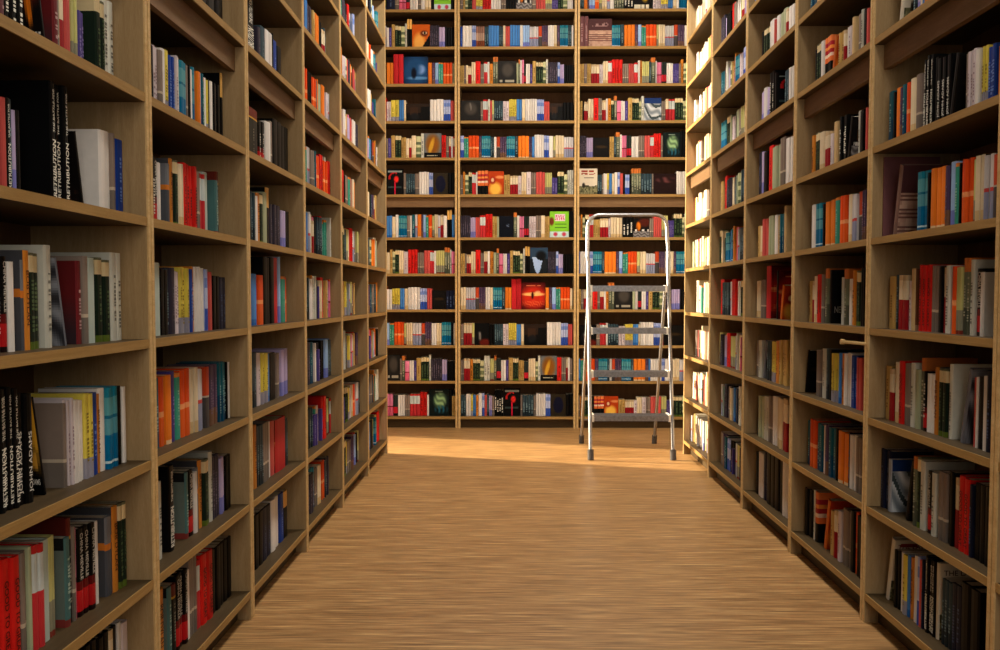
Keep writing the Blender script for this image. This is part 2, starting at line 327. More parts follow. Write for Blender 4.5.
cream = (.88, .80, .62)
TY = {  # code: (adjectives, bands, letter colour, cover art, hardback)
 'o': ('orange', [(.06, (.92, .78, .60)), (1, (.93, .50, .15))], None, None),
 'r': ('bright red', [(1, (.84, .13, .11))], (.30, .03, .03), None),
 'e': ('red-orange', [(.42, (.90, .36, .12)), (.50, (.95, .62, .40)), (1, (.88, .30, .09))], None, None),
 'c': ('tall crimson', [(1, (.76, .14, .17))], None, 'redfig'),
 't': ('teal and blue', [(.07, (.0, .38, .56)), (.10, (.75, .85, .88)), (.42, (.0, .40, .58)), (.62, (.33, .58, .64)), (.66, (.08, .40, .52)), (.88, (.33, .60, .64)), (1, (.10, .48, .58))], None, None),
 'T': ('dark teal', [(.45, (.03, .26, .38)), (1, (.10, .36, .42))], (.5, .65, .66), None),
 'b': ('sky blue', [(.12, (.16, .40, .70)), (1, (.28, .52, .80))], None, None),
 'B': ('royal blue', [(1, (.10, .24, .58))], (.40, .52, .80), None),
 'l': ('pale blue', [(.25, (.45, .50, .80)), (1, (.60, .74, .92))], None, None),
 'g': ('sea green', [(.94, (.22, .58, .50)), (1, (.86, .50, .20))], (.55, .78, .70), None),
 'w': ('white', [(1, (.90, .88, .86))], None, None),
 'p': ('pinkish white', [(1, (.84, .79, .81))], (.60, .52, .55), None),
 'y': ('yellow grey-footed', [(.24, (.58, .57, .63)), (1, (.86, .79, .32))], (.55, .48, .15), None),
 'u': ('blue-footed pale', [(.36, (.20, .32, .68)), (.7, (.72, .76, .90)), (.86, (.45, .55, .82)), (1, (.64, .70, .90))], None, None),
 'd': ('coral red', [(1, (.78, .32, .30))], None, None),
 'm': ('cream', [(.18, (.84, .72, .52)), (1, (.89, .82, .69))], None, None),
 'h': ('red-banded pale grey', [(.44, (.55, .57, .68)), (.50, (.78, .28, .28)), (1, (.80, .79, .80))], None, None),
 'x': ('rust-topped grey', [(.5, (.28, .26, .26)), (.53, (.7, .66, .6)), (1, (.74, .27, .14))], None, None),
 'q': ('dark plum', [(.28, (.45, .32, .25)), (1, (.30, .23, .34))], (.46, .38, .48), None),
 'k': ('black', [(1, (.022, .022, .025))], None, None),
 'K': ('gold-topped black', [(.66, (.022, .022, .025)), (1, (.90, .70, .38))], None, None),
 'n': ('navy', [(1, (.09, .11, .20))], (.30, .36, .50), None),
 'N': ('dark slate', [(.3, (.12, .17, .20)), (1, (.20, .28, .32))], (.45, .55, .58), None),
 'v': ('lavender', [(.3, (.50, .50, .78)), (1, (.72, .66, .82))], None, None),
 'z': ('charcoal violet', [(1, (.21, .19, .24))], (.42, .38, .45), None),
 'G': ('dark green cream-topped', [(.08, (.35, .42, .15)), (.80, (.09, .15, .11)), (.97, cream), (1, (.4, .4, .3))], (.32, .40, .27), None),
 'f': ('speckled sage', [(.2, (.32, .36, .25)), (.3, (.76, .76, .60)), (.5, (.45, .50, .36)), (.62, (.80, .80, .62)), (.75, (.40, .44, .34)), (1, (.80, .80, .62))], None, None),
 'j': ('pale sage', [(1, (.66, .69, .56))], None, None),
 'a': ('tan', [(1, (.76, .62, .36))], (.50, .36, .15), None),
 'i': ('pink', [(.4, (.86, .38, .50)), (.45, (.5, .12, .2)), (1, (.88, .50, .65))], None, None),
 'I': ('red-footed dark', [(.12, (.12, .10, .10)), (.42, (.75, .12, .18)), (1, (.15, .18, .17))], None, None),
 's': ('taupe', [(.3, (.44, .40, .37)), (.34, (.74, .68, .6)), (1, (.52, .46, .42))], None, None),
 'P': ('violet', [(1, (.30, .25, .52))], (.52, .47, .72), None),
 'Y': ('yellow-green grey-footed', [(.06, (.5, .2, .15)), (.36, (.55, .54, .45)), (1, (.76, .75, .48))], None, None),
 'R': ('dark red cream-topped', [(.55, (.60, .10, .13)), (.9, (.88, .82, .70)), (1, (.80, .70, .55))], None, None),
 'O': ('amber', [(1, (.80, .50, .18))], (.35, .18, .05), 'graystripe'),
 'W': ('tall off-white', [(1, (.82, .82, .77))], (.45, .45, .42), None),
 'D': ('white-patched red', [(.55, (.78, .20, .22)), (.92, (.80, .84, .84)), (1, (.76, .16, .16))], None, None),
 'A': ('orange-patterned black-footed', [(.38, (.04, .04, .04)), (.5, (.90, .45, .22)), (.58, (.95, .85, .75)), (.68, (.70, .16, .18)), (.76, (.95, .60, .28)), (.86, (.72, .18, .22)), (1, (.93, .52, .28))], None, None),
 'C': ('black red-footed', [(.06, (.1, .03, .03)), (.30, (.72, .10, .12)), (.40, (.38, .05, .06)), (1, (.022, .022, .025))], (.80, .78, .74), None),
 'S': ('white-lettered black', [(1, (.022, .022, .025))], (.96, .95, .90), None),
 'Q': ('black author-lettered', [(1, (.022, .022, .025))], (.88, .87, .84), None),
 'M': ('tall mauve', [(1, (.45, .29, .30))], (.75, .60, .60), 'brick'),
 'V': ('rust-capped olive', [(.35, (.30, .32, .26)), (.82, (.44, .47, .38)), (1, (.80, .45, .20))], (.70, .70, .60), None),
 'J': ('brown-striped', [(.35, (.50, .25, .14)), (.7, (.72, .60, .52)), (1, (.58, .42, .36))], None, None),
 'E': ('maroon-faced', [(1, (.45, .14, .16))], (.75, .6, .6), 'maroon'),
 'F': ('teal-faced white-spined', [(1, (.72, .78, .75))], None, 'tealfade'),
 'H': ('grey-green faced', [(.08, (.50, .20, .18)), (1, (.30, .45, .45))], (.6, .7, .66), 'sagegrey'),
 'U': ('rust-capped black', [(.8, (.10, .11, .10)), (.83, (.75, .58, .2)), (1, (.40, .14, .10))], (.5, .5, .45), 'rustcap'),
 'X': ('grey orange-striped', [(.58, (.30, .31, .34)), (.66, (.80, .46, .16)), (1, (.46, .47, .50))], None, 'graystripe'),
 'Z': ('brown-faced cream', [(1, (.82, .70, .50))], None, 'brown'),
 'L': ('bare-spined black', [(1, (.022, .022, .025))], None, None),
}
ARTNAME = {'lime': 'lime green cover with pink lettering', 'eye': 'orange cover with a large eye', 'blue': 'dark blue cover with pale mountain glow', 'car': 'dark brown and black cover', 'arch': 'arched golden cover with black foot', 'flower': 'black cover with a red flower', 'oval': 'dark cover with a navy oval', 'gray': 'dark grey cover lettered along its foot', 'bison': 'charcoal cover lettered along its foot', 'grayface': 'charcoal cover with pale smoky marks', 'ghost': 'black cover with green ghostly light', 'flame': 'black cover with orange flame', 'navy': 'navy cover with one small pale mark', 'dance': 'fiery orange cover', 'swirl': 'slate blue cover with pale tapering shape', 'redfig': 'red cover with glowing horizon', 'face': 'black cover with a pale smoky figure', 'sea': 'grey sea cover with blue top', 'mauve': 'mauve and brick patterned cover', 'brick': 'brick patterned cover', 'captain': 'cream cover with red lettering', 'campaign': 'cream cover with dark lettering', 'gold': 'black cover with gold blob', 'darkred': 'dark reddish cover', 'dark': 'dark brown cover', 'inno': 'black cover with orange flame', 'foliage': 'black cover with faint leaves', 'adams': 'black and gold portrait cover', 'cliff': 'grey stony cover', 'neth': 'black cover with grey lettering', 'dark2': 'dark'}

def curved_spine(mb, t, h, bands, b, dp0):
    cols = [0, .15, .5, .85, 1]; off = [0, -.75 * b, -b, -.75 * b, 0]; z0 = 0
    for fr, c in bands:
        z1 = h * fr
        for k in range(4):
            mb.quad([(t * cols[k], off[k], z0), (t * cols[k + 1], off[k + 1], z0), (t * cols[k + 1], off[k + 1], z1), (t * cols[k], off[k], z1)], c)
        z0 = z1
    tp = [(t * c, o, h) for c, o in zip(cols, off)] + [(t, dp0, h), (0, dp0, h)]
    mb.quad(tp, bands[-1][1]); mb.quad([(x, y, 0) for x, y, z in reversed(tp)], bands[0][1])
def art_face(mb, fn, w, h, place, nu=20, nv=26):
    for a in range(nu):
        for c in range(nv):
            us = [(a / nu, c / nv), ((a + 1) / nu, c / nv), ((a + 1) / nu, (c + 1) / nv), (a / nu, (c + 1) / nv)]
            col = fn((a + .5) / nu, (c + .5) / nv)
            mb.quad([place(u * w, v * h) for u, v in us], col)
def ticks(mb, t, h, z0, z1, b, col, rng):
    z = z0; wd = min(t * .5, .011)
    while z < z1:
        g = rng.uniform(.003, .007)
        mb.quad([(t / 2 - wd / 2, -b - .0006, z), (t / 2 + wd / 2, -b - .0006, z), (t / 2 + wd / 2, -b - .0006, z + g), (t / 2 - wd / 2, -b - .0006, z + g)], col)
        z += g + rng.choice((.003, .003, .004, .012))
def book_geom(code, t, h, dp, detail, rng):
    """cover, pages, lettering of one book; x is its thickness, -y its spine, z up"""
    ty = TY[code]; cv, pg, le = MB(), MB(), MB()
    hard = h > .212; ins = .003 if hard else .0009; bd = min(.0022 if hard else .0008, t * .2); b = min(.005, t * .2); dp0 = .004
    bands = ty[1]; jit = rng.uniform(.93, 1.06)
    bands = [(f_, tuple(max(0, min(1, c * jit)) for c in col)) for f_, col in bands]
    curved_spine(cv, t, h, bands, b, dp0)
    side = bands[-1][1] if len(bands) > 1 and code not in 'CAI' else bands[0][1]
    if code == 'K': side = bands[0][1]
    if code in 'wpmhuo': side = tuple(c * .95 for c in bands[-1][1])
    if ty[3] and detail:
        fn = lambda u, v: art(ty[3], u, v)
        cv.box((0, 0, 0), (bd, dp, h), side, 'x'); cv.box((t - bd, 0, 0), (t, dp, h), side, 'X'); an, am = (26, 36) if code == 'L' else (14, 22)
        art_face(cv, fn, dp, h, lambda u, v: (0, dp - u, v), an, am)
        art_face(cv, fn, dp, h, lambda u, v: (t, u, v), an, am)
    elif len(bands) > 1 and code not in 'Kwpmhuo':
        z0 = 0
        for fr, c in bands:
            cv.box((0, 0, z0), (bd, dp, h * fr), c); cv.box((t - bd, 0, z0), (t, dp, h * fr), c); z0 = h * fr
    else:
        cv.box((0, 0, 0), (bd, dp, h), side); cv.box((t - bd, 0, 0), (t, dp, h), side)
    pg.box((bd, dp0 if not detail else dp0 * .5, ins), (t - bd, dp - ins, h - ins), (.82, .77, .68))
    if ty[2] and t > .008:
        if code in 'SQrCO' and detail: pass
        else: ticks(le, t, h, h * rng.uniform(.12, .25), h * rng.uniform(.62, .78), b, ty[2], rng)
    return cv, pg, le, b

FONTS = {}
def text_mesh(s):
    if s not in FONTS:
        cu = bpy.data.curves.new('lettering', 'FONT'); cu.body = s; cu.resolution_u = 2; cu.offset = .012
        o = bpy.data.objects.new('lettering', cu); C.objects.link(o)
        dg = bpy.context.evaluated_depsgraph_get(); me = bpy.data.meshes.new_from_object(o.evaluated_get(dg))
        vs = [tuple(v.co) for v in me.vertices]; fs = [tuple(p.vertices) for p in me.polygons]
        bpy.data.objects.remove(o); bpy.data.curves.remove(cu); bpy.data.meshes.remove(me)
        x0 = min(v[0] for v in vs); x1 = max(v[0] for v in vs); y0 = min(v[1] for v in vs); y1 = max(v[1] for v in vs)
        FONTS[s] = ([((v[0] - x0) / (x1 - x0), (v[1] - y0) / (y1 - y0)) for v in vs], fs)
    return FONTS[s]
def lay_text(mb, s, org, ex, ey, col):
    vs, fs = text_mesh(s); n = len(mb.v); org, ex, ey = Vector(org), Vector(ex), Vector(ey)
    mb.v += [tuple(org + ex * a + ey * b) for a, b in vs]
    for f_ in fs: mb.f.append(tuple(i + n for i in f_)); mb.c.append([col] * len(f_))
def spine_text(le, code, t, h, b, col):
    y = -b - .0008; w = t * .62; x0 = t / 2 - w / 2
    up = lambda s, z0, z1, k=1.0: lay_text(le, s, (t / 2 + w * k / 2, y, h * z0), (0, 0, h * (z1 - z0)), (-w * k, 0, 0), col)
    dn = lambda s, z0, z1, k=1.0: lay_text(le, s, (t / 2 - w * k / 2, y, h * z1), (0, 0, -h * (z1 - z0)), (w * k, 0, 0), col)
    if code == 'S': up('RETRIBUTION', .05, .52, 1.15); up('THE BATTLE FOR', .58, .94, .6)
    elif code == 'Q': up('JOHN ADAMS', .10, .66)
    elif code == 'r': dn('GOOD TO GREAT', .08, .80, .9)
    elif code == 'C': dn('CHINA MIEVILLE', .42, .95, .9)
    elif code == 'O': dn('BOB DYLAN', .25, .80, .95)

# ------------------------------------------------------------------ book records
BOOKS = []   # dict(case, shelf, x (local along the bookcase), y (set back), t, h, dp, code, lean, art)
def rec(case, i, x, y, t, h, dp, code, lean=0.0, face=None, art_=None):
    BOOKS.append(dict(case=case, i=i, x=x, y=y, t=t, h=h, dp=dp, code=code, lean=lean, face=face, art=art_))
WI = W / 2 - .0035 - TH - .001
PHR = ['o3', 't4', 'w3', 'u3', 'y2', 'k3', 'z4', 'v2', 'G3', 'r3', 'm2', 's2', 'e3', 'q3', 'h3', 'N4', 'p3', 'R2', 'D2', 'f2', 'W2', 'a2', 'b2', 'd2', 'Y3', 'x', 'P2', 'C2', 'w2', 'n2', 'O', 'g2', 'T3', 'i', 'l2', 'j2', 's3', 'N2', 'k4']
HGT = dict(c=.27, M=.27, S=.235, W=.212, G=.2, r=.203, K=.23, V=.225, F=.22, k=.185, z=.19, v=.175, p=.175, w=.19, P=.15, R=.165, C=.2, o=.19, Q=.24, U=.23, O=.21, X=.205, A=.21, E=.2)
def rand_run(case, i, xa, xb, rng, lo=.015, hi=.034):
    x = xa
    while x < xb - lo:
        p = rng.choice(PHR); n = int(p[1:] or 1); c = p[0]; t = rng.uniform(lo, hi); hh = HGT.get(c, .188) * rng.uniform(.96, 1.05); st = .05 + rng.uniform(0, .02)
        for _ in range(n):
            if x + t > xb: break
            rec(case, i, x, st + rng.uniform(-.004, .004), t, hh, hh * .7, c); x += t + .0006

def parse(tok):
    body, _, rest = tok.partition(':')
    return body, rest
# ---- far wall: start pixel, then code+count:end pixel,height in pixels
BACK = {
'B0': {
 11: 'n:395,20 s:399 i2:406 I:410 w3:418 s:421 w:425 m2:431 k:434 Flime:451,28 k2:456,26',
 10: 'w2:389,20 P:391.5,20 a:395,23 G2:401,22 f:405,21 W:407,24 K2:412,28 Feye:430,23 z5:439,22 v2:445,20 k4:455,20',
 9: 'o2:393.5,22 c2:403.5,32 Fblue:428,28 o:432,22 q:435 l:438.5 g2:443 e3:452.5,22 j:455.5,21',
 8: 'p2:391,20 y2:399,21.5 b2:404 m:406,21 Fcar:430,18 w4:443.5,22 u3:450.5,21.5 d:455.5,21',
 7: 's:388,20 P:391,20 a:395,23 G2:401,23 a2:406,21 m:409,20 R:411.5 m:416,23 f:421,22 W:424,25 Farch:441.5,25 r2:446,23 s:449,22 R:451 w:453 D:455.5,22',
 6: 'Fflower:403.5,26 s:406,22 N4:415,21 s:419 w4:429,23 u2:433,22 Foval:448,22 k2:455.5',
 5: 'b2:392,22 m:395.5,21 w:398.5,23 t4:407,22 s:410 w:412 T:415,23 h:417.5 o:421.5 q:423 l:426 g:428.5,22 e:432,23 Y:434.5,22 m2:438,23 h:440.5,22 R2:443.5,23 w:447,22 K2:452,27.5 b:455.5,23',
 4: 'm:390,21 a:392.5,24 f:395,22 G2:399,24 m2:403.5,23 p:408,22 r3:417.5,24 s3:424,21 d2:430,23 D2:434 w:436 Y4:444.5,23 V2:450,26 W:451.5,24 i2:456,22',
 3: 'w2:392,20 y3:400,21 b2:404.5 m:408 w4:420,22 u3:427,21 d2:432,21 Fdark:446,19 n3:456',
 2: 'l:389.5,22 g2:394 e3:404,23 Y:406.5,22 m3:412.5,22.5 h3:421.5,22 x:425 q3:431.5,23 w2:436.5,22 m2:441.5 t4:451,23 k:453.5 w:456,22',
 1: 'Fgray:400,26 s:402,22 V:405,25 i:409.5,20 w2:414 P:416.5 a:421,23 G3:429,24 W:431,26 z5:442,22 v2:447,21 k4:456,20',
 0: 'i2:393,22 I:398,21 w3:405 s2:410 D3:420,22 r2:427,24 w:429,21 Fghost:449,27 k:452,26 a2:456,20'},
'B1': {
 11: 's:463,20 a:465 f:468 G2:472 d:476 y3:482.5 r3:491 w4:501 s2:506 k4:516,24 Fflame:532,24 s:536,20 d4:545.5 Y3:552 P3:558 G2:563 f:567.5 w3:573',
 10: 'B:462.5,21 w3:472,22 u2:476 J4:484.5,21 N2:488.5 b4:499,22 N2:503,21 m:505.5,22 d2:510,21 b4:520,22 w:523 l3:529.5 h4:538.5,21 x:542 q3:548,22 w3:554 m:557 q:560 t4:568,22 N2:571.5 w:573.5,22',
 9: 'a3:464,19 s:466 m:468 R2:471.5,18 m2:475.5,22 r:480.5,23 s2:484,20 D2:487.5,22 w:489.5 O:493,20 V2:498,27 Fbison:516.5,23 j:518.5,21 V:520,25 w:522,24 i:524 I:526,20 w2:530 P:532.5 a:536,23 G3:543,22 f:546 W:548,24.5 z5:557.5,21.5 u:560 v3:564,19.5 k4:573.5,19',
 8: 'Fgrayface:480.5,21 s:483,20 D3:488,22 W:490 d:492,21 Y:494 N4:503,20.5 p2:509,20 y4:516.5,22 b2:522 m:525,22 w5:537,22.5 u4:544,22 d3:549.5,20 Fcar:563,18 k3:573.5,19',
 7: 'u:464,22 g2:468.5,21 e3:479,22 q:481.5 t5:490.5,22 N2:494,21 w:496.5 x:500 q3:506.5 t4:515,21.5 N:518 o3:529,22 q2:532,21 b:534.5 w4:544,23 u2:549,22 w:553,21.5 Y:555.5 m3:564,22 h4:573.5,20.5',
 6: 's:463,20 O:465,23 f:468.5,20 G2:472,23 D2:476,22 w:477.5,23 A3:488,24 Fdance:504,23.5 a2:510,20 R3:518,19 p:521.5 m2:526.5,22.5 p:531 s2:536,22 d3:545,22.5 Y4:552,22 P2:557.5,17 G2:564,23 f:567.5,20 W3:573.5,24.5',
 5: 'z5:470.5,22 v3:475.5,20 d2:480 D2:485.5,22 r2:492.5,23.5 a2:497,21 j:499 Fnavy:513.5,21.5 V:517,25 w:519.5,22 i3:524,21 I2:529 p3:536 s2:541,22 m:545 a3:549.5,21 Flime:569,26 k2:573.5,26',
 4: 'a2:465,20 s:466.5 R2:471,19 m2:475.5,22 r:480.5,23.5 s2:484,20.5 R2:487.5,22 w:490,22.5 O2:493.5,22 j:496.5,21 V:499,25 i:503,20 w2:507 P:510 a:513,23 G3:520,23 f:523,20 W:525,25 K2:530,27 Fswirl:548,26 z5:556,22 u:558.5 v2:563,19.5 k4:573,19.5',
 3: 'm2:466,22 h4:475.5 x:479 q4:485.5 w2:490 m:493 t4:502,22 N:505 o2:511.5 c2:521.5,32 Fredfig:545.5,27 o:549,22 q:552 l:556 g2:560.5 e3:570 m:572.5,21',
 2: 's:463.5,21 R3:472,22 Y:474.5 Fface:489.5,22 k2:494.5,21 N4:503 p2:508.5 y4:516.5,22 b2:521,21 m:524 Fcar:547,21 w5:561,23 u3:568,22 d2:572.5,21',
 1: 's2:464,21 R3:470,22 O:473 G4:480 f:484,20 W2:490,25 Y:494,22 V:496.5,25 I:501,22 w2:506,20.5 P:508.5 a:513,23 G3:518.5 a3:524,20.5 I:528.5,19.5 m3:535.5,22 f:538,19 W:540.5,25 Farch:557,25 r:561.5,23.5 s2:566 R:568 w:570 s:572.5,22',
 0: 'N2:466,21 w2:471,22 y:473 b2:476,21 O:478.5 w:482,23 u:484.5 d:487,21 N:489,22 v2:492,20 s:494.5 S4:503.5,26 Fflower:520.5,28 s:522.5,21 N4:533.5 s:536 w4:545.5,22.5 u2:550.5,22 Foval:566,22 k2:573'},
'B2': {
 11: 'N2:584,20 o:587.5 q:589 l2:595 e2:599 Y:602 m2:607 h:610 w:614 V4:624,23 S3:633.5,22 Fgold:650.5,24 k:653 p3:661 y2:668 b2:673 m:676.5 w:679 t4:687',
 10: 'M2:588.5,31 Fmauve:612,28 t4:620.5,22 N:624 o3:635,22 q:638 l:641.5 g2:646,21 e3:656.5,22 Y:658.5 m3:665 h4:674,21 x:678,22 q3:684.5 w:688,21',
 9: 'a3:584,20 s:587 a2:591 R3:599.5,19.5 p2:603 m2:608,22.5 D:612 r3:622.5,24 s3:628.5,20 d3:634 D:638,21 w:640,23 O:642 Y4:649,22 N:651 V:655.5,26 w:657,23 i3:661.5,21.5 I2:666.5 w3:673,20.5 P3:679,20 s:681 O:683.5,24 f:687,20',
 8: 'a2:582.5,20 k:584 R2:588,19 m2:593.5,22 r:598.5,23 s2:602 R2:606,21 w:608,22.5 O:611 G:614,21 V:617,25 i:621,20 w2:625 P:628 a:632,23 G3:639 f:641.5,20 W:644,25 Fsea:661.5,23 s2:665.5,20 R:668.5,22 D2:675 G3:683,23 f2:687,20',
 7: 'z4:586.5,22 v3:593,20 Fdark:609.5,20 a2:614,21 N:616 V:620,25.5 w:622,23 i3:626.5,22 I2:631.5 w3:638.5,21 s3:644.5,22 d2:650 D:654 r3:661,24 s:663,22 Fghost:680.5,25 k3:687,26',
 6: 'Fcaptain:597.5,26 N2:602,20 s:603.5 w2:607,21 y:609 b:612 m:614.5 w:617.5,22.5 u:620 d:623,21 k:625 u2:629.5,20 k:631.5 V4:641,26 N4:652,21 s:653.5 Fdarkred:676.5,21 w5:687,23',
 5: 's:580.5,21 O:582.5,23 f:585,20 G:589,23 D2:593.5 a3:600,18 R3:608.5,19 p:610.5 m4:622.5,20 S3:633,20 Fflame:649.5,19 s2:653.5 d4:661.5,21 Y3:668,22 P3:674,17 G3:682,24 f:684.5,20 W:687,24',
 4: 'B:580,22 w2:586 u2:593 t4:602,22 N:604.5 o3:616 q:619 l:622.5 g2:628,21 e3:637,22 Y:640 m2:646 h4:655,20 x:659,22 q3:665 w2:671 m:673.5 q:676 t5:687,22',
 3: 'a2:581,20 s:583.5 R:587.5 m2:592.5 r:597.5,23 s2:600 R2:604 w:606 O:608.5 V2:614.5,27 Fbison:632.5,22 j:635 w:638 I:641.5,20 w2:646 P:648.5 a:652.5,22 G3:659.5 f:663 W:665 z3:671.5 v4:680,20 k3:687',
 2: 'Fface:596.5,20 s:600,21 D4:606,22 w:608 N4:618.5,21 p2:625,19 y4:633,21 b2:638.5 m:640.5 w5:653.5,23 u4:661,22 d:663.5 Fdark:684,20 n:687',
 1: 'b:580.5,22 g2:583.5 e3:595 q:598.5 t5:607.5,22 N:609.5 w:612 x:615 q3:621.5 t4:631 N:633.5 o3:645.5 q:648.5 b:650.5 w4:661.5 u2:665 w2:673 m3:679.5 h2:687,21',
 0: 's:580,20 O:581.5 f:584 G3:592 k:594 A3:604,20 Fdance:618.5,20 a2:625,17 R4:634,16 p:637 m2:642,19 p:646 s2:650.5 d3:661,20 Y2:666.5 P3:671.5,16 G3:682,20 f:687,20'}}
BX0 = {'B0': 386.5, 'B1': 460.2, 'B2': 578.6}
rb = random.Random(3)
for case, rows in BACK.items():
    xc = CASES[case].translation.x
    for i, row in rows.items():
        yf = .045 + rb.uniform(0, .02); z = SH[i]; hpx = 22.0
        sx = lambda px: on_y(px, 0 if i > 9 else PY - 0, YB + yf)[0] - xc
        zc = z + .09
        def sx(px):
            py = 300.0
            for _ in range(3):
                X, zz = on_y(px, py, YB + yf); py += (zz - zc) * 118
            return X - xc
        cur = max(-WI, sx(BX0[case])); start = cur
        for tok in row.split():
            body, rest = parse(tok); p = rest.split(','); xe = min(sx(float(p[0])), WI)
            if len(p) > 1: hpx = float(p[1])
            h = min(hpx / 118.2, .258)
            if body[0] == 'F' and len(body) > 2:
                rec(case, i, cur + .002, yf, max(.05, xe - cur - .004), h, .028, 'k', 0, body[1:]); cur = xe; continue
            n = int(body[1:] or 1); t = (xe - cur) / n
            if t < .004: continue
            st = yf + rb.uniform(-.006, .008)
            for q in range(n):
                rec(case, i, cur + .0009, max(.02, st + rb.uniform(-.004, .005)), t - .0018, h * rb.uniform(.99, 1.01), min(.7 * h, .19), body[0]); cur += t
        if case == 'B0': rand_run(case, i, -WI, start - .002, rb)
        if cur < WI - .03: rand_run(case, i, cur + .001, WI, rb)

